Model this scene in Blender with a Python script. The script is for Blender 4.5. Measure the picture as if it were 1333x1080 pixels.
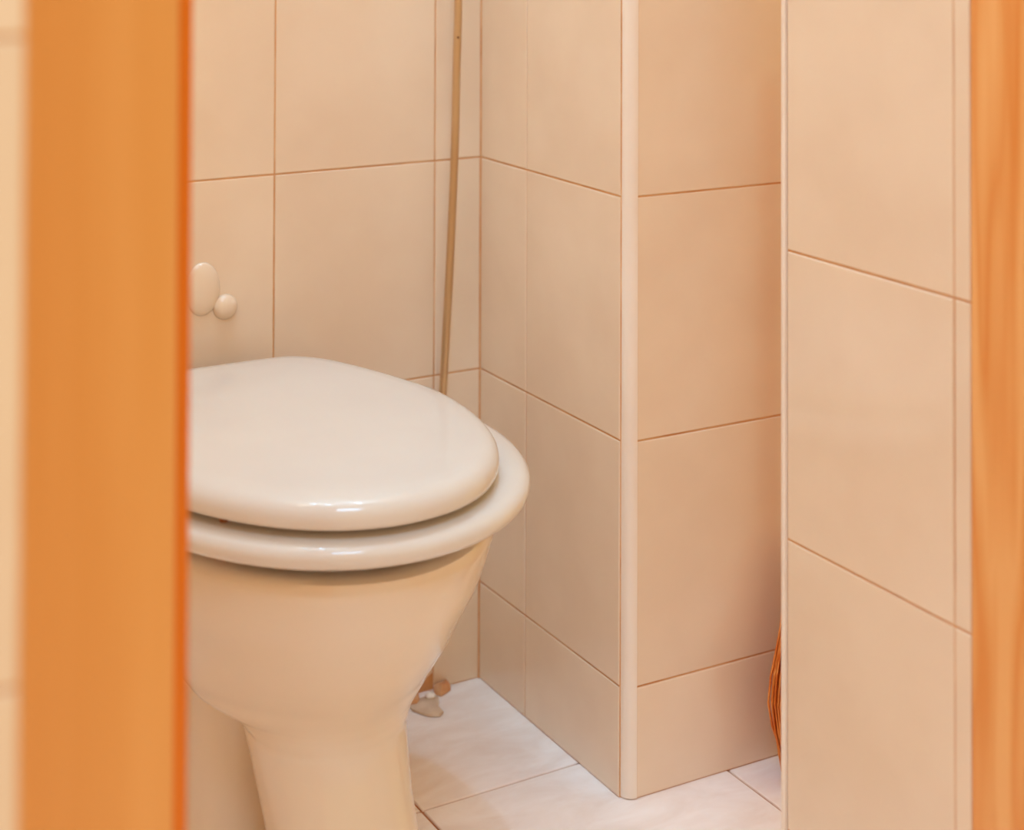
import bpy, bmesh, math, random
from mathutils import Matrix, Vector

random.seed(7)
sc = bpy.context.scene
for o in list(bpy.data.objects):
    bpy.data.objects.remove(o)
COL = sc.collection

# ------------------------------------------------------------------ camera
CAM_H, FPX = 0.916, 2138.3
YAW, PITCH, ROLL, SHIFT = 0.52398, -0.0208, 0.00351, -711.5
cd = bpy.data.cameras.new('camera')
cam = bpy.data.objects.new('camera', cd)
COL.objects.link(cam)
cd.sensor_fit = 'HORIZONTAL'
cd.sensor_width = 36.0
cd.lens = FPX / 1333 * 36
cd.shift_y = SHIFT / 1333
cd.clip_start = 0.02
fw = Vector((math.sin(YAW), math.cos(YAW), 0))
rt = Vector((math.cos(YAW), -math.sin(YAW), 0))
up = Vector((0, 0, 1))
fw2 = fw * math.cos(PITCH) - up * math.sin(PITCH)
up2 = up * math.cos(PITCH) + fw * math.sin(PITCH)
r3 = rt * math.cos(ROLL) + up2 * math.sin(ROLL)
u3 = -rt * math.sin(ROLL) + up2 * math.cos(ROLL)
cam.matrix_world = Matrix((
    (r3.x, u3.x, -fw2.x, 0), (r3.y, u3.y, -fw2.y, 0),
    (r3.z, u3.z, -fw2.z, CAM_H), (0, 0, 0, 1)))
cd.dof.use_dof = True
cd.dof.focus_distance = 1.62
cd.dof.aperture_fstop = 4.1
sc.camera = cam

# ------------------------------------------------------------------ world, lamps, exposure
w = bpy.data.worlds.new('world')
sc.world = w
w.use_nodes = True
w.node_tree.nodes['Background'].inputs[0].default_value = (1.0, 0.63, 0.23, 1)
w.node_tree.nodes['Background'].inputs[1].default_value = 1.62
sc.view_settings.view_transform = 'Standard'
sc.view_settings.look = 'None'
sc.view_settings.gamma = 1.0
sc.view_settings.use_curve_mapping = False
sc.view_settings.exposure = -0.72
sc.cycles.diffuse_bounces = 10

WARM = (0.54, 1.12, 1.72)


def bulb(name, loc, energy, r, col=None):
    d = bpy.data.lights.new(name, 'POINT')
    d.energy = energy
    d.color = col or WARM
    d.shadow_soft_size = r
    o = bpy.data.objects.new(name, d)
    o.location = loc
    COL.objects.link(o)


def panel(name, loc, energy, size):
    d = bpy.data.lights.new(name, 'AREA')
    d.shape = 'DISK'
    d.size = size
    d.energy = energy
    d.color = WARM
    o = bpy.data.objects.new(name, d)
    o.location = loc
    COL.objects.link(o)


# toilet-room ceiling lamp, and the outer room's lamp with several bulbs
bulb('toilet_room_bulb', (0.25, 1.20, 2.42), 6.5, 0.03)
bulb('toilet_room_bulb', (0.20, 1.45, 2.42), 3.5, 0.03)
bulb('toilet_room_bulb', (0.76, 1.34, 2.42), 20, 0.03)
bulb('toilet_room_low_fill', (0.20, 1.22, 1.35), 1.0, 0.04, (1.0, 0.85, 0.62))  # added fill light, no lamp known here; lifts the lower boxing side
bulb('niche_bulb', (1.31, 1.00, 2.42), 5.0, 0.03, (1.0, 0.60, 0.26))
panel('outer_room_lamp', (-0.20, -0.45, 2.66), 36, 1.0)


# ------------------------------------------------------------------ materials
def srgb(r, g, b):
    f = lambda c: (c / 255 / 12.92) if c / 255 <= 0.04045 else ((c / 255 + 0.055) / 1.055) ** 2.4
    return (f(r), f(g), f(b), 1)


def mat(name, base, rough, spec=0.5, metal=0.0, coat=0.0):
    m = bpy.data.materials.new(name)
    m.use_nodes = True
    b = m.node_tree.nodes['Principled BSDF']
    b.inputs['Base Color'].default_value = base
    b.inputs['Roughness'].default_value = rough
    b.inputs['Specular IOR Level'].default_value = spec
    b.inputs['Metallic'].default_value = metal
    b.inputs['Coat Weight'].default_value = coat
    b.inputs['Coat Roughness'].default_value = 0.08
    return m, m.node_tree.nodes, m.node_tree.links, b


def mottle(m, scale, c1, c2, detail=3.0, stretch=None, per_object=0.0, lo=0.35, hi=0.65, rough=0.5, distort=0.0):
    nt, b = m.node_tree, m.node_tree.nodes['Principled BSDF']
    tc = nt.nodes.new('ShaderNodeTexCoord')
    src = tc.outputs['Object']
    oi = nt.nodes.new('ShaderNodeObjectInfo')
    add = nt.nodes.new('ShaderNodeVectorMath')
    add.operation = 'MULTIPLY_ADD'
    nt.links.new(oi.outputs['Random'], add.inputs[0])
    add.inputs[1].default_value = (17.0, 31.0, 23.0)
    nt.links.new(src, add.inputs[2])
    mp = nt.nodes.new('ShaderNodeMapping')
    nt.links.new(add.outputs[0], mp.inputs['Vector'])
    if stretch:
        mp.inputs['Scale'].default_value = stretch
    n = nt.nodes.new('ShaderNodeTexNoise')
    n.inputs['Scale'].default_value = scale
    n.inputs['Detail'].default_value = detail
    n.inputs['Roughness'].default_value = rough
    n.inputs['Distortion'].default_value = distort
    nt.links.new(mp.outputs[0], n.inputs['Vector'])
    r = nt.nodes.new('ShaderNodeValToRGB')
    r.color_ramp.elements[0].position = lo
    r.color_ramp.elements[1].position = hi
    r.color_ramp.elements[0].color = c1
    r.color_ramp.elements[1].color = c2
    nt.links.new(n.outputs['Fac'], r.inputs[0])
    out = r.outputs[0]
    if per_object:
        hs = nt.nodes.new('ShaderNodeHueSaturation')
        mr = nt.nodes.new('ShaderNodeMapRange')
        mr.inputs['To Min'].default_value = 1 - per_object
        mr.inputs['To Max'].default_value = 1 + per_object
        nt.links.new(oi.outputs['Random'], mr.inputs['Value'])
        nt.links.new(mr.outputs[0], hs.inputs['Value'])
        nt.links.new(out, hs.inputs['Color'])
        out = hs.outputs[0]
    nt.links.new(out, b.inputs['Base Color'])
    return mp.outputs[0], n, r


def bump(m, vec, scale, strength, dist=0.001, detail=2.0):
    nt, b = m.node_tree, m.node_tree.nodes['Principled BSDF']
    n = nt.nodes.new('ShaderNodeTexNoise')
    n.inputs['Scale'].default_value = scale
    n.inputs['Detail'].default_value = detail
    nt.links.new(vec, n.inputs['Vector'])
    bp = nt.nodes.new('ShaderNodeBump')
    bp.inputs['Strength'].default_value = strength
    bp.inputs['Distance'].default_value = dist
    nt.links.new(n.outputs['Fac'], bp.inputs['Height'])
    nt.links.new(bp.outputs[0], b.inputs['Normal'])


M = {}
m, *_ = mat('wall_tile_glaze', srgb(236, 216, 194), 0.13, 0.6)
v, _, _ = mottle(m, 9, srgb(234, 215, 192), srgb(239, 222, 200), per_object=0.012)
bump(m, v, 14, 0.10, 0.002)
M['tile'] = m
m, *_ = mat('wall_grout', srgb(205, 150, 100), 0.8, 0.2)
mottle(m, 22, srgb(212, 158, 108), srgb(228, 186, 142))
M['grout'] = m
m, *_ = mat('floor_tile_stone', srgb(238, 222, 208), 0.34, 0.45)
v, _, _ = mottle(m, 11, srgb(243, 232, 225), srgb(254, 249, 246), detail=6, rough=0.6, stretch=(1, 2.2, 1), distort=0.6, per_object=0.01)
bump(m, v, 60, 0.12, 0.001, 5)
M['floor_tile'] = m
m, *_ = mat('floor_grout', srgb(196, 140, 100), 0.9, 0.2)
mottle(m, 16, srgb(176, 104, 60), srgb(206, 172, 142))
M['floor_grout'] = m
m, *_ = mat('painted_plaster', srgb(236, 222, 202), 0.7, 0.3)
mottle(m, 5, srgb(246, 244, 240), srgb(248, 246, 243))
M['plaster'] = m
m, *_ = mat('peach_paint', srgb(248, 231, 207), 0.7, 0.3)
mottle(m, 5, srgb(247, 229, 204), srgb(249, 233, 210))
M['peach'] = m
m, *_ = mat('white_plastic_trim', srgb(244, 234, 222), 0.3, 0.5)
mottle(m, 8, srgb(242, 231, 218), srgb(246, 237, 226))
M['trim'] = m
m, *_ = mat('sanitary_ceramic', srgb(243, 229, 212), 0.10, 0.55)
v, _, _ = mottle(m, 5, srgb(228, 213, 192), srgb(232, 218, 198))
bump(m, v, 9, 0.03, 0.002)
M['ceramic'] = m
m, *_ = mat('seat_plastic', srgb(247, 239, 228), 0.055, 0.5)
mottle(m, 6, srgb(219, 213, 206), srgb(223, 218, 211))
M['plastic'] = m
m, *_ = mat('bumper_rubber', srgb(170, 110, 70), 0.7, 0.3)
mottle(m, 40, srgb(150, 92, 58), srgb(190, 130, 90))
M['rubber'] = m

# varnished smooth wood of the left post, figured wood of the right post
m, *_ = mat('orange_varnished_wood', srgb(224, 146, 66), 0.42, 0.4)
mottle(m, 6, srgb(230, 168, 92), srgb(235, 176, 102), stretch=(6, 6, 0.35), detail=4)
M['wood_smooth'] = m
m, *_ = mat('shaded_edge_orange', srgb(214, 112, 18), 0.5, 0.3)  # darker orange paints in the shade on the left post's rounded edge
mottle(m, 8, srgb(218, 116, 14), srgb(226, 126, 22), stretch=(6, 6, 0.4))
M['shaded_edge'] = m
m, nn, ll, b = mat('figured_pine', srgb(226, 140, 64), 0.42, 0.4)
tc = nn.new('ShaderNodeTexCoord')
mp = nn.new('ShaderNodeMapping')
mp.inputs['Scale'].default_value = (9.0, 13.0, 1.1)
ll.new(tc.outputs['Object'], mp.inputs['Vector'])
n1 = nn.new('ShaderNodeTexNoise')
n1.inputs['Scale'].default_value = 1.5
n1.inputs['Detail'].default_value = 2
ll.new(mp.outputs[0], n1.inputs['Vector'])
mul = nn.new('ShaderNodeMath')
mul.operation = 'MULTIPLY'
mul.inputs[1].default_value = 5.0
ll.new(n1.outputs['Fac'], mul.inputs[0])
fr = nn.new('ShaderNodeMath')
fr.operation = 'PINGPONG'
fr.inputs[1].default_value = 0.5
ll.new(mul.outputs[0], fr.inputs[0])
fine = nn.new('ShaderNodeTexNoise')
fine.inputs['Scale'].default_value = 14
fine.inputs['Detail'].default_value = 4
mp2 = nn.new('ShaderNodeMapping')
mp2.inputs['Scale'].default_value = (4, 4, 0.18)
ll.new(tc.outputs['Object'], mp2.inputs['Vector'])
ll.new(mp2.outputs[0], fine.inputs['Vector'])
mix = nn.new('ShaderNodeMath')
mix.operation = 'MULTIPLY_ADD'
mix.inputs[1].default_value = 0.7
ll.new(fine.outputs['Fac'], mix.inputs[0])
ll.new(fr.outputs[0], mix.inputs[2])
rp = nn.new('ShaderNodeValToRGB')
rp.color_ramp.elements[0].position = 0.25
rp.color_ramp.elements[1].position = 0.85
rp.color_ramp.elements[0].color = srgb(224, 140, 60)
rp.color_ramp.elements[1].color = srgb(240, 182, 116)
ll.new(mix.outputs[0], rp.inputs[0])
ll.new(rp.outputs[0], b.inputs['Base Color'])
M['wood_grain'] = m

m, *_ = mat('aged_brass_hose', srgb(206, 168, 120), 0.34, 0.5, metal=0.75)
mottle(m, 12, srgb(200, 168, 128), srgb(216, 190, 154), stretch=(1, 1, 0.3))
M['hose'] = m
m, *_ = mat('dark_speck', srgb(110, 70, 35), 0.6)
mottle(m, 90, srgb(96, 60, 30), srgb(122, 80, 42))
M['speck'] = m
m, *_ = mat('broom_straw', srgb(206, 110, 36), 0.65, 0.3)
mottle(m, 30, srgb(208, 104, 26), srgb(236, 156, 78), stretch=(8, 8, 0.6))
M['straw'] = m
m, *_ = mat('broom_twine', srgb(176, 84, 30), 0.7, 0.3)
mottle(m, 80, srgb(156, 70, 24), srgb(196, 104, 44))
M['twine'] = m
m, *_ = mat('mortar', srgb(206, 178, 150), 0.9, 0.2)
v, _, _ = mottle(m, 40, srgb(206, 178, 150), srgb(228, 206, 182))
bump(m, v, 90, 0.6, 0.002, 5)
M['mortar'] = m
m, *_ = mat('bare_plaster', srgb(206, 138, 88), 0.9, 0.2)
v, _, _ = mottle(m, 60, srgb(206, 134, 84), srgb(226, 178, 134))
bump(m, v, 120, 0.6, 0.002, 5)
M['bare'] = m


# ------------------------------------------------------------------ helpers
def link(name, me, material, parent=None):
    o = bpy.data.objects.new(name, me)
    COL.objects.link(o)
    if material is not None and not me.materials:
        me.materials.append(material)
    if parent is not None:
        o.parent = parent
    return o


def bm_obj(name, bm, material, parent=None, smooth=False, angle=None):
    bmesh.ops.recalc_face_normals(bm, faces=bm.faces)
    me = bpy.data.meshes.new(name)
    bm.to_mesh(me)
    bm.free()
    if smooth:
        for p in me.polygons:
            p.use_smooth = True
        if angle:
            me.set_sharp_from_angle(angle=math.radians(angle))
    return link(name, me, material, parent)


def empty(name, loc):
    o = bpy.data.objects.new(name, None)
    o.empty_display_size = 0.05
    o.location = loc
    COL.objects.link(o)
    return o


def tag(o, label=None, cat=None, group=None, kind=None):
    if label: o['label'] = label
    if cat: o['category'] = cat
    if group: o['group'] = group
    if kind: o['kind'] = kind
    return o


def box(bm, x0, x1, y0, y1, z0, z1):
    vs = [bm.verts.new((x, y, z)) for x in (x0, x1) for y in (y0, y1) for z in (z0, z1)]
    for f in ((0, 1, 3, 2), (4, 6, 7, 5), (0, 4, 5, 1), (2, 3, 7, 6), (0, 2, 6, 4), (1, 5, 7, 3)):
        bm.faces.new([vs[i] for i in f])


def loft(bm, rings, cap0=True, cap1=True, close=False):
    V = [[bm.verts.new(p) for p in r] for r in rings]
    n = len(V[0])
    pairs = list(zip(V, V[1:])) + ([(V[-1], V[0])] if close else [])
    for a, b in pairs:
        for i in range(n):
            j = (i + 1) % n
            bm.faces.new((a[i], a[j], b[j], b[i]))
    if not close:
        if cap0: bm.faces.new(V[0])
        if cap1: bm.faces.new(V[-1])


def tube(bm, pts, radii, n=12, cap=True):
    rings = []
    for i, p in enumerate(pts):
        p = Vector(p)
        t = (Vector(pts[min(i + 1, len(pts) - 1)]) - Vector(pts[max(i - 1, 0)])).normalized()
        a = t.orthogonal().normalized() if abs(t.z) < 0.9 else (Vector((1, 0, 0)) - t * t.x).normalized()
        b = t.cross(a)
        r = radii[i] if hasattr(radii, '__len__') else radii
        rings.append([p + a * r * math.cos(2 * math.pi * k / n) + b * r * math.sin(2 * math.pi * k / n) for k in range(n)])
    loft(bm, rings, cap, cap)


def spline(P, n, closed=False):
    """Catmull-Rom through the points P."""
    P = [Vector(p) for p in P]
    out = []
    N = len(P)
    segs = N if closed else N - 1
    for i in range(segs):
        if closed:
            p0, p1, p2, p3 = P[i - 1], P[i], P[(i + 1) % N], P[(i + 2) % N]
        else:
            p0, p1, p2, p3 = P[max(i - 1, 0)], P[i], P[i + 1], P[min(i + 2, N - 1)]
        for k in range(n):
            t = k / n
            out.append(0.5 * ((2 * p1) + (p2 - p0) * t + (2 * p0 - 5 * p1 + 4 * p2 - p3) * t * t + (3 * p1 - p0 - 3 * p2 + p3) * t ** 3))
    if not closed:
        out.append(P[-1])
    return out


GAP, TT, CH = 0.0018, 0.0014, 0.0011
tile_cache = {}


def tile_mesh(wd, ht, material, gap=GAP, thick=TT, ch=CH):
    """One tile: w along x, h along z, its face towards -Y at y = 0, edges chamfered."""
    key = (round(wd, 4), round(ht, 4), material.name)
    if key in tile_cache:
        return tile_cache[key]
    bm = bmesh.new()
    g = gap / 2
    def ring(i, y):
        return [bm.verts.new((x, y, z)) for x, z in ((g + i, g + i), (wd - g - i, g + i), (wd - g - i, ht - g - i), (g + i, ht - g - i))]
    R = [ring(0, thick), ring(0, ch * 0.8), ring(ch * 0.35, ch * 0.25), ring(ch, 0)]
    for a, b in zip(R, R[1:]):
        for i in range(4):
            j = (i + 1) % 4
            bm.faces.new((a[i], a[j], b[j], b[i]))
    bm.faces.new(R[-1])
    bm.faces.new(R[0])
    bmesh.ops.recalc_face_normals(bm, faces=bm.faces)
    me = bpy.data.meshes.new('wall_tile')
    bm.to_mesh(me)
    bm.free()
    me.materials.append(material)
    tile_cache[key] = me
    return me


ROWS = [0.0, 0.113] + [0.113 + 0.25 * k for k in range(1, 11)] + [2.7]


def tiled_wall(name, origin, ang, ucuts, length, depth, rows=ROWS, skip=()):
    """A wall whose tiled face starts at origin and runs along the direction ang; the body lies behind it."""
    bm = bmesh.new()
    box(bm, 0, length, TT, depth, 0, 2.7)
    wl = bm_obj(name, bm, M['grout'])
    wl.location = origin
    wl.rotation_euler = (0, 0, ang)
    tag(wl, kind='structure')
    for i, (u0, u1) in enumerate(zip(ucuts, ucuts[1:])):
        for j, (z0, z1) in enumerate(zip(rows, rows[1:])):
            if (i, j) in skip:
                continue
            t = link('tile', tile_mesh(u1 - u0, z1 - z0, M['tile']), None, wl)
            t.location = (u0, 0, z0)
            t.rotation_euler = (random.uniform(-1, 1) * 0.0012, 0, random.uniform(-1, 1) * 0.0012)
    return wl


def plain(name, x0, x1, y0, y1, z0, z1, m='plaster'):
    bm = bmesh.new()
    box(bm, x0, x1, y0, y1, z0, z1)
    return tag(bm_obj(name, bm, M[m]), kind='structure')


# ------------------------------------------------------------------ setting
XC, YC, L = 0.9504, 1.7163, 0.3009
XF, YF, AF = XC + 0.0120, YC - L - 0.0095, math.radians(-1.345)
XR, YR0, YR1 = 0.9303, 0.911, 1.1280

# floor: bedding slab with separate stone tiles, joints at x = .763 + k * .3165, y = 1.495 - k * .3165
bm = bmesh.new()
box(bm, -1.3, 1.75, -1.3, 1.85, -0.06, -0.0025)
floor = tag(bm_obj('floor', bm, M['floor_grout']), kind='structure')
P = 0.3165
fx = [0.763 + P * k for k in range(-6, 4)]
fy = [1.495 + P * k for k in range(-8, 1)] + [YC + 0.006]
fcache = {}


def floor_tile(wd, ht):
    key = (round(wd, 3), round(ht, 3))
    if key not in fcache:
        bm = bmesh.new()
        g = 0.0016
        def ring(i, z):
            return [bm.verts.new((x, y, z)) for x, y in ((g + i, g + i), (wd - g - i, g + i), (wd - g - i, ht - g - i), (g + i, ht - g - i))]
        R = [ring(0, -0.0026), ring(0, -0.0008), ring(0.0008, 0)]
        for a, b in zip(R, R[1:]):
            for i in range(4):
                j = (i + 1) % 4
                bm.faces.new((a[i], a[j], b[j], b[i]))
        bm.faces.new(R[-1])
        bm.faces.new(R[0])
        bmesh.ops.recalc_face_normals(bm, faces=bm.faces)
        me = bpy.data.meshes.new('floor_tile')
        bm.to_mesh(me)
        bm.free()
        me.materials.append(M['floor_tile'])
        fcache[key] = me
    return fcache[key]


for x0, x1 in zip(fx, fx[1:]):
    for y0, y1 in zip(fy, fy[1:]):
        if y1 < 0.2 or x0 < -0.3:
            continue
        t = link('floor_tile', floor_tile(x1 - x0, y1 - y0), None, floor)
        t.location = (x0, y0, random.uniform(-0.0003, 0.0002))

plain('ceiling', -1.3, 1.75, 0.3, 1.85, 2.7, 2.76)

# back wall, read from the inner corner leftwards so that its cut strip comes first
bx = [0.157, 0.289, 0.489, 0.689, XC - 0.0612, XC]
wb = tiled_wall('wall_back', (bx[0], YC, 0), 0, [x - bx[0] for x in bx], XC - bx[0], 0.12, skip={(3, 0)})
# boxing that hides the pipes: side face and front face
ws = tiled_wall('wall_boxing_side', (XC, YC, 0), math.radians(-90.34), [0, 0.1076, L - 0.001], L - 0.001, 0.012)
fc = [0, 0.2, 0.4, 0.6, 0.64]
wf = tiled_wall('wall_boxing_front', (XF, YF, 0), AF, fc, 0.64, 0.06)
# short partition on the right
wr = tiled_wall('wall_right', (XR, YR1, 0), math.radians(-90), [0, YR1 - 0.929, YR1 - YR0], YR1 - YR0, 0.10)
# pier on the left, outside the doorway
wl_ = tiled_wall('wall_left', (-1.243, 0.648, 0), 0, [0] + [0.2 * k for k in range(1, 8)], 1.4, 0.30)

# unseen enclosure, plain plaster
plain('wall_toilet_left', 0.05, 0.155, 0.95, YC + 0.1, 0, 2.7, 'peach')
plain('wall_door_right', 1.032, 1.70, 0.80, 0.90, 0, 2.7)

# corner trim on the boxing: a quarter-round plastic bead
def bead(name, cx, cy, r, a0, a1, z1, tails=()):
    bm = bmesh.new()
    pts = [(cx + r * math.cos(math.radians(a0 + (a1 - a0) * k / 10)), cy + r * math.sin(math.radians(a0 + (a1 - a0) * k / 10))) for k in range(11)]
    pts += list(tails)
    loft(bm, [[(x, y, 0.0015) for x, y in pts], [(x, y, z1) for x, y in pts]])
    return tag(bm_obj(name, bm, M['trim'], smooth=True, angle=40), kind='structure')


bead('trim_1', XF + 0.0005, YC - L + 0.0015, 0.0122, 180, 270, 2.7, tails=((XF + 0.0005, YC - L + 0.0015),))
# slim edge bead closing the end of the partition
bead('trim_2', XR + 0.004, YR1 + 0.0035, 0.0056, 205, 60, 2.7, tails=((XR + 0.012, YR1 + 0.001), (XR + 0.004, YR1 + 0.0004)))
# sealant lines: the corner of back wall and boxing
for nm, (x, y) in (('trim_3', (XC - 0.0008, YC - 0.0008)),):
    bm = bmesh.new()
    box(bm, x - 0.0005, x + 0.003, y - 0.0005, y + 0.003, 0.0, 2.7)
    tag(bm_obj(nm, bm, M['grout']), kind='structure')

# door frame: left post seen from its front, right post seen on its inner face
door = tag(empty('door_1', (0.6, 0.87, 0)), kind='structure')
bm = bmesh.new()
x0, x1, y0, y1 = 0.158, 0.2974, 0.860, 0.930
pr = [(x0, y0), (x1 - 0.0055, y0)] + [(x1 - 0.0055 + 0.0055 * math.sin(a), y0 + 0.0055 - 0.0055 * math.cos(a)) for a in [math.pi / 2 * k / 6 for k in range(1, 7)]] + [(x1, y1), (x0, y1)]
loft(bm, [[(x - 0.6, y - 0.87, 0.001) for x, y in pr], [(x - 0.6, y - 0.87, 2.05) for x, y in pr]])
p1 = bm_obj('post', bm, M['wood_smooth'], door, smooth=True, angle=35)
p1['label'] = 'smooth orange left post of the door frame'
bm = bmesh.new()  # thin strip carrying the painted shade along the rounded edge
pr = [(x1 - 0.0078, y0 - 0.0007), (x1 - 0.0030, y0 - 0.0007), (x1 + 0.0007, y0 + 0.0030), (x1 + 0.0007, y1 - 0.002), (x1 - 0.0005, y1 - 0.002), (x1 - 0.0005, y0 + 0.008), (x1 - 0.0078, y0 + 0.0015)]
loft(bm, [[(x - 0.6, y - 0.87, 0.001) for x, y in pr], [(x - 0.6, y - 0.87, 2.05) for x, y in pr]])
bm_obj('edge_shade_strip', bm, M['shaded_edge'], p1, smooth=True, angle=35)
bm = bmesh.new()
box(bm, 0.9292 - 0.6, 1.03 - 0.6, 0.80 - 0.87, 0.9105 - 0.87, 0.001, 2.05)
bmesh.ops.bevel(bm, geom=[e for e in bm.edges if abs(e.verts[0].co.z - e.verts[1].co.z) > 1], offset=0.0015, segments=2, affect='EDGES')
p2 = bm_obj('post', bm, M['wood_grain'], door)
p2['label'] = 'right post of the door frame with flowing wood grain'

# ------------------------------------------------------------------ toilet
TX, TY = 0.620, 1.45
toilet = tag(empty('toilet', (TX, TY, 0)),
             'cream ceramic toilet with its rounded lid closed, standing in the corner', 'toilet')


def T(pts):
    return [(x - TX, y - TY, z) for x, y, z in pts]


def egg(cx, cy, W, Af, Ar, z, nf=2.0, nr=2.4, N=64):
    out = []
    for k in range(N):
        a = 2 * math.pi * k / N
        c, s = math.cos(a), math.sin(a)
        n = nf if s < 0 else nr
        A = Af if s < 0 else Ar
        out.append((cx + W * math.copysign(abs(c) ** (2 / n), c), cy + A * math.copysign(abs(s) ** (2 / n), s), z))
    return out


BOWL = [  # z, cy, W, Af, Ar, rear exponent
    (0.0010, 1.3480, 0.0690, 0.0680, 0.1120, 2.40, 2.0),
    (0.0120, 1.3485, 0.0672, 0.0650, 0.1100, 2.40, 2.0),
    (0.0400, 1.3509, 0.0641, 0.0589, 0.1070, 2.40, 2.03),
    (0.0800, 1.3604, 0.0647, 0.0535, 0.0963, 2.47, 2.05),
    (0.1100, 1.3792, 0.0665, 0.0590, 0.0923, 2.52, 2.04),
    (0.1400, 1.3936, 0.0699, 0.0635, 0.0846, 2.57, 1.97),
    (0.1550, 1.4007, 0.0716, 0.0682, 0.0871, 2.60, 1.93),
    (0.1650, 1.4035, 0.0725, 0.0710, 0.0960, 3.00, 1.91),
    (0.1720, 1.4085, 0.0770, 0.0775, 0.1417, 3.81, 1.89),
    (0.1780, 1.4150, 0.0820, 0.0855, 0.1800, 4.50, 1.86),
    (0.1840, 1.4220, 0.0890, 0.0950, 0.1838, 4.75, 1.80),
    (0.1900, 1.4327, 0.1010, 0.1085, 0.1897, 5.00, 1.74),
    (0.1970, 1.4430, 0.1125, 0.1230, 0.1898, 4.77, 1.70),
    (0.2070, 1.4500, 0.1200, 0.1370, 0.1900, 4.43, 1.68),
    (0.2200, 1.4500, 0.1268, 0.1465, 0.1902, 4.00, 1.72),
    (0.2400, 1.4500, 0.1348, 0.1610, 0.1901, 3.81, 1.76),
    (0.2650, 1.4490, 0.1445, 0.1750, 0.1901, 3.57, 1.78),
    (0.2960, 1.4470, 0.1575, 0.1880, 0.1900, 3.28, 1.84),
    (0.3250, 1.4480, 0.1640, 0.2000, 0.1901, 3.00, 1.88),
    (0.3400, 1.4490, 0.1658, 0.2055, 0.1901, 2.80, 1.92),
    (0.3460, 1.4490, 0.1650, 0.2055, 0.1900, 2.80, 1.92),
    (0.3505, 1.450, 0.1600, 0.207, 0.188, 2.8, 1.95),
    (0.3525, 1.450, 0.1540, 0.201, 0.182, 2.8, 1.95),
    (0.3525, 1.450, 0.128, 0.168, 0.140, 2.7, 1.95),   # inner rim
    (0.343, 1.450, 0.122, 0.160, 0.134, 2.2, 1.95),
    (0.300, 1.450, 0.112, 0.148, 0.120, 2.0, 1.95),
    (0.250, 1.455, 0.080, 0.100, 0.090, 2.0, 1.95),
    (0.225, 1.460, 0.040, 0.050, 0.050, 2.0, 1.95),
]
bm = bmesh.new()
def dense(S, n):
    out = []
    for i in range(len(S) - 1):
        p = [S[max(i - 1, 0)], S[i], S[i + 1], S[min(i + 2, len(S) - 1)]]
        for k in range(n):
            t = k / n
            lin = [b + (c - b) * t for b, c in zip(p[1], p[2])]
            cub = [0.5 * (2 * b + (c - a) * t + (2 * a - 5 * b + 4 * c - d) * t * t + (3 * b - a - 3 * c + d) * t ** 3) for a, b, c, d in zip(*p)]
            out.append([(u + v) / 2 for u, v in zip(lin, cub)])
    return out + [list(S[-1])]


BOWL = dense(BOWL[:21], 3) + BOWL[21:]
loft(bm, [T(egg(TX, cy, W, Af, Ar, z, nf, nr)) for z, cy, W, Af, Ar, nr, nf in BOWL])
bowl = bm_obj('bowl', bm, M['ceramic'], toilet, smooth=True, angle=60)
# rear body that runs back to the wall, set in under the bowl
bm = bmesh.new()
R = [(0.001, 0.108, 0.120), (0.02, 0.106, 0.119), (0.10, 0.101, 0.117), (0.17, 0.100, 0.117), (0.21, 0.104, 0.119), (0.25, 0.112, 0.122), (0.30, 0.122, 0.125), (0.336, 0.128, 0.127), (0.347, 0.126, 0.126), (0.3525, 0.120, 0.122)]
loft(bm, [T(egg(TX, 1.585, W, A, A, z, 5.0, 6.0)) for z, W, A in R])
bm_obj('rear_body', bm, M['ceramic'], toilet, smooth=True, angle=60)

# seat ring, with a hole, rounded all the way round
bm = bmesh.new()
N = 72
O = egg(TX + 0.002, 1.452, 0.195, 0.2395, 0.185, 0, 2.0, 2.6, N)
I = egg(TX + 0.002, 1.452, 0.118, 0.160, 0.120, 0, 2.0, 2.2, N)
prof = []
for k in range(20):
    a = 2 * math.pi * k / 20
    c, s = math.cos(a), math.sin(a)
    prof.append((0.5 - 0.5 * math.copysign(abs(c) ** 0.72, c), math.copysign(abs(s) ** 0.80, s)))
rings = []
for t, h in prof:
    rings.append(T([(o[0] + (i[0] - o[0]) * t, o[1] + (i[1] - o[1]) * t, 0.3825 + 0.0138 * h) for o, i in zip(O, I)]))
loft(bm, rings, close=True)
seat = bm_obj('seat', bm, M['plastic'], toilet, smooth=True)

# lid: front half elliptical and slightly askew, straight back edge with rounded corners
c, s = math.cos(math.radians(5.97)), math.sin(math.radians(5.97))
front = []
for k in range(33):
    a = math.pi + math.pi * k / 32
    u, v = 0.1690 * math.copysign(abs(math.cos(a)) ** (2 / 2.07), math.cos(a)), -0.2535 * abs(math.sin(a)) ** (2 / 2.07)
    front.append((0.6015 + u * c - v * s, 1.4772 + u * s + v * c, 0))
rear = [front[-1], (0.7625, 1.517, 0), (0.7510, 1.560, 0), (0.7300, 1.616, 0), (0.7140, 1.645, 0), (0.690, 1.6670, 0), (0.660, 1.6720, 0), (0.62, 1.6730, 0),
        (0.575, 1.6730, 0), (0.540, 1.6710, 0), (0.510, 1.658, 0), (0.482, 1.634, 0), (0.462, 1.592, 0), (0.444, 1.540, 0), (0.4350, 1.500, 0), front[0]]
ol = [Vector(p) for p in front] + [p for p in spline(rear, 4)][1:-1]
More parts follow.
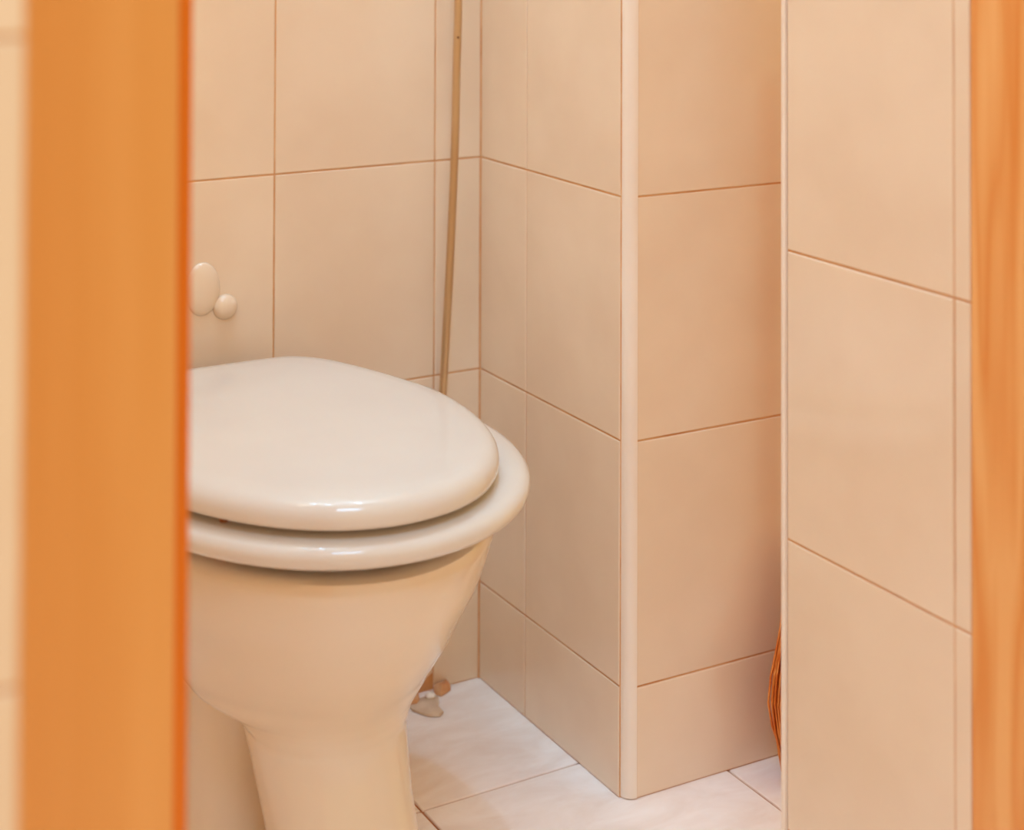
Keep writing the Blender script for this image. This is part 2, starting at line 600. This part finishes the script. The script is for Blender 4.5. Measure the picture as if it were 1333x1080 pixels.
# resample evenly
def resample(pts, n):
    L_ = [0.0]
    for a, b in zip(pts, pts[1:] + pts[:1]):
        L_.append(L_[-1] + (b - a).length)
    out, i = [], 0
    for k in range(n):
        t = L_[-1] * k / n
        while L_[i + 1] < t:
            i += 1
        f = (t - L_[i]) / (L_[i + 1] - L_[i])
        out.append(pts[i].lerp(pts[(i + 1) % len(pts)], f))
    return out


ol = resample(ol, 96)
for _ in range(2):
    ol = [(ol[i - 1] + ol[i] * 6 + ol[(i + 1) % 96]) / 8 for i in range(96)]
nor = []
for i in range(96):
    t = (ol[(i + 1) % 96] - ol[i - 1]).normalized()
    nor.append(Vector((-t.y, t.x, 0)))
ctr = sum(ol, Vector()) / 96


def inset(d):
    return [p + (n * d if (ctr - p).dot(n) > 0 else -n * d) for p, n in zip(ol, nor)]


bm = bmesh.new()
prof = [(0.014, 0.4030), (0.005, 0.4030), (0.0015, 0.4045), (0.0, 0.4080), (0.0, 0.4135), (0.0012, 0.4182), (0.0042, 0.4226), (0.0090, 0.4258), (0.0160, 0.4278), (0.028, 0.4289), (0.050, 0.4297)]
rings = [T([(p.x, p.y, z) for p in inset(d - 0.0045)]) for d, z in prof]
base = inset(0.0455)
for f, z in ((0.6, 0.4305), (0.25, 0.4309)):
    rings.append(T([(ctr.x + (p.x - ctr.x) * f, ctr.y + (p.y - ctr.y) * f, z) for p in base]))
loft(bm, rings)
lid = bm_obj('lid', bm, M['plastic'], toilet, smooth=True, angle=50)

def puck(name, x, y, z0, z1, r, m, parent, n=14):
    bm = bmesh.new()
    rr = [(r * 0.9, z0), (r, z0 + (z1 - z0) * 0.25), (r, z1 - (z1 - z0) * 0.25), (r * 0.9, z1)]
    loft(bm, [T([(x + q * math.cos(2 * math.pi * k / n), y + q * math.sin(2 * math.pi * k / n), z) for k in range(n)]) for q, z in rr])
    return bm_obj(name, bm, m, parent, smooth=True, angle=40)


for x, y in ((0.4880, 1.3240), (0.705, 1.325), (0.50, 1.58), (0.70, 1.58)):
    puck('bumper', x, y, 0.3950, 0.4035, 0.004, M['rubber'], lid)
for x, y in ((0.50, 1.36), (0.74, 1.36), (0.50, 1.54), (0.74, 1.54)):
    puck('buffer', x, y, 0.3515, 0.3700, 0.008, M['rubber'], seat)
for x in (0.560, 0.680):
    puck('hinge', x, 1.672, 0.352, 0.4035, 0.011, M['plastic'], toilet)

# ------------------------------------------------------------------ flexible water hose in the corner
hose = tag(empty('water_hose', (0.8884, 1.692, 0.25)),
           'thin brassy water hose hanging in the corner behind the toilet', 'hose')
hp = [(0.915, 1.694, 1.85), (0.909, 1.693, 1.40), (0.9068, 1.692, 1.05), (0.9065, 1.692, 0.88), (0.9062, 1.692, 0.802), (0.9040, 1.692, 0.7128), (0.9020, 1.692, 0.6238), (0.8970, 1.692, 0.5087),
      (0.8921, 1.692, 0.4208), (0.8882, 1.692, 0.355), (0.8835, 1.692, 0.290), (0.8800, 1.692, 0.220), (0.8785, 1.693, 0.160), (0.878, 1.700, 0.135), (0.878, 1.7145, 0.130)]
pts = [p - Vector((0.8884, 1.692, 0.25)) for p in spline(hp, 10)]
bm = bmesh.new()
tube(bm, pts, 0.0046, 14)
bm_obj('hose_tube', bm, M['hose'], hose, smooth=True, angle=60)
bm = bmesh.new()
bmesh.ops.create_icosphere(bm, subdivisions=2, radius=0.0014, matrix=Matrix.Translation((0.9052 - 0.0015 - 0.8884, 1.692 - 0.0040 - 1.692, 0.7588 - 0.25)))
bm_obj('dark_speck', bm, M['speck'], hose, smooth=True)

# ------------------------------------------------------------------ relief added for a pale reflection-like mark above the lid
pale_mark = tag(empty('pale_mark_relief', (0.606, YC, 0.49)),
          'low cream relief added for a pale reflection-like mark on the back wall above the toilet lid', 'added relief')
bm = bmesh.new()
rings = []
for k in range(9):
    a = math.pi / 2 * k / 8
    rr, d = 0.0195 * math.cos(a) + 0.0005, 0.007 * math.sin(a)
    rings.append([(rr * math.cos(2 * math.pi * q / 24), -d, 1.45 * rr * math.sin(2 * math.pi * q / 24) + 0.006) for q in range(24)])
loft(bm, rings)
bm_obj('dome', bm, M['tile'], pale_mark, smooth=True)
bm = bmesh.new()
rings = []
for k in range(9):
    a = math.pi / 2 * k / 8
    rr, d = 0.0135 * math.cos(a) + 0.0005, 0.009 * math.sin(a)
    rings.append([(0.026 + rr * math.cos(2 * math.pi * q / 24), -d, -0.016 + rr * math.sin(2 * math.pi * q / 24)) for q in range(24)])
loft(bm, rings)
bm_obj('cap', bm, M['tile'], pale_mark, smooth=True)

# ------------------------------------------------------------------ chipped wall base with mortar
def chipped_tile():
    """The bottom tile beside the cut strip, its lower corner broken away."""
    wd, ht = XC - 0.0612 - 0.689, 0.113
    g = GAP / 2
    prof = [(g, g), (wd - 0.060, g), (wd - 0.052, 0.006), (wd - 0.040, 0.004), (wd - 0.027, 0.010), (wd - 0.016, 0.007), (wd - 0.008, 0.016), (wd - g, 0.020), (wd - g, ht - g), (g, ht - g)]
    bm = bmesh.new()
    loft(bm, [[(x, TT, z) for x, z in prof], [(x, 0.0, z) for x, z in prof]])
    t = bm_obj('tile', bm, M['tile'], wb)
    t.location = (0.689 - bx[0], 0, 0)
    t['label'] = 'bottom wall tile with its corner chipped off'


chipped_tile()
lump = tag(empty('mortar_patch', (0.868, 1.694, 0)),
           'rough beige mortar patch on the floor against the back wall', 'mortar patch')


def blob(name, outline, hts, m, parent, seed):
    rnd = random.Random(seed)
    N_ = len(outline)
    cx = sum(p[0] for p in outline) / N_
    cy = sum(p[1] for p in outline) / N_
    bm = bmesh.new()
    rings = []
    for f, h in hts:
        rings.append([(cx + (x - cx) * f * rnd.uniform(0.94, 1.06) - 0.868, cy + (y - cy) * f * rnd.uniform(0.94, 1.06) - 1.694, h * rnd.uniform(0.8, 1.15)) for x, y in outline])
    loft(bm, rings)
    return bm_obj(name, bm, m, parent, smooth=True, angle=40)


blob('mortar_bed', [(0.846, 1.700), (0.846, 1.682), (0.851, 1.668), (0.857, 1.661), (0.866, 1.655), (0.874, 1.660), (0.872, 1.670), (0.880, 1.682), (0.884, 1.692), (0.880, 1.702), (0.86, 1.703)],
     ((1.0, 0.0008), (0.96, 0.003), (0.7, 0.005), (0.35, 0.0056)), M['mortar'], lump, 3)
blob('plaster_crumb', [(0.885, 1.704), (0.890, 1.696), (0.897, 1.699), (0.906, 1.704), (0.907, 1.711), (0.900, 1.713), (0.888, 1.712)],
     ((1.0, 0.0008), (0.95, 0.007), (0.6, 0.012)), M['bare'], lump, 5)
blob('plaster_crumb', [(0.846, 1.704), (0.848, 1.690), (0.854, 1.686), (0.860, 1.692), (0.864, 1.702), (0.858, 1.709)],
     ((1.0, 0.003), (0.9, 0.009), (0.5, 0.013)), M['bare'], lump, 9)
cap = tag(empty('bolt_cap', (0.874, 1.693, 0.0058)),
          'tiny white bolt cap sitting on the mortar patch by the back wall', 'bolt cap')
bm = bmesh.new()
rings = []
for k in range(7):
    a = math.pi / 2 * k / 6
    rr = 0.0062 * math.cos(a) + 0.0003
    rings.append([(rr * math.cos(2 * math.pi * q / 16), rr * math.sin(2 * math.pi * q / 16), 0.0045 * math.sin(a)) for q in range(16)])
loft(bm, rings)
bm_obj('cap_dome', bm, M['trim'], cap, smooth=True)

# ------------------------------------------------------------------ hand broom behind the partition
BX, BY = 1.149, 1.352
broom = tag(empty('broom', (BX, BY, 0)),
            'orange straw hand broom standing behind the right partition', 'broom')
bm = bmesh.new()
tube(bm, [(0.000, 0.020, z) for z in (0.20, 0.35, 0.50, 0.65, 0.715, 0.73)], [0.0115, 0.0115, 0.011, 0.0105, 0.010, 0.006], 16)
bm_obj('handle', bm, M['wood_smooth'], broom, smooth=True, angle=40)
rnd = random.Random(4)
bm = bmesh.new()
for k in range(260):
    a = rnd.uniform(0, 2 * math.pi)
    q = math.sqrt(rnd.uniform(0.05, 1))
    dx, dy = math.cos(a) * q, math.sin(a) * q
    top = Vector((dx * 0.012, 0.020 + dy * 0.012, 0.235))
    mid = Vector((dx * 0.027, 0.010 + dy * 0.022, 0.165))
    bulge = Vector((dx * 0.052 + rnd.uniform(-.003, .003), dy * 0.028, 0.085))
    end = Vector((dx * (0.034 + rnd.uniform(-.006, .006)), dy * 0.024, rnd.uniform(0.001, 0.022)))
    pts = spline([top, mid, bulge, end], 3)
    tube(bm, pts, [0.0014] * (len(pts) - 1) + [0.0008], 3)
st = bm_obj('bristles', bm, M['straw'], broom)
st['kind'] = 'stuff'
for z, r in ((0.224, 0.0135), (0.200, 0.0155)):
    bm = bmesh.new()
    rings = []
    for k in range(24):
        a = 2 * math.pi * k / 24
        cx_, cy_ = r * math.cos(a), 0.018 + r * math.sin(a)
        rings.append([(cx_ + 0.003 * math.cos(b) * math.cos(a), cy_ + 0.003 * math.cos(b) * math.sin(a), z + 0.005 * math.sin(b)) for b in [2 * math.pi * q / 8 for q in range(8)]])
    loft(bm, rings, close=True)
    bm_obj('binding', bm, M['twine'], broom, smooth=True)
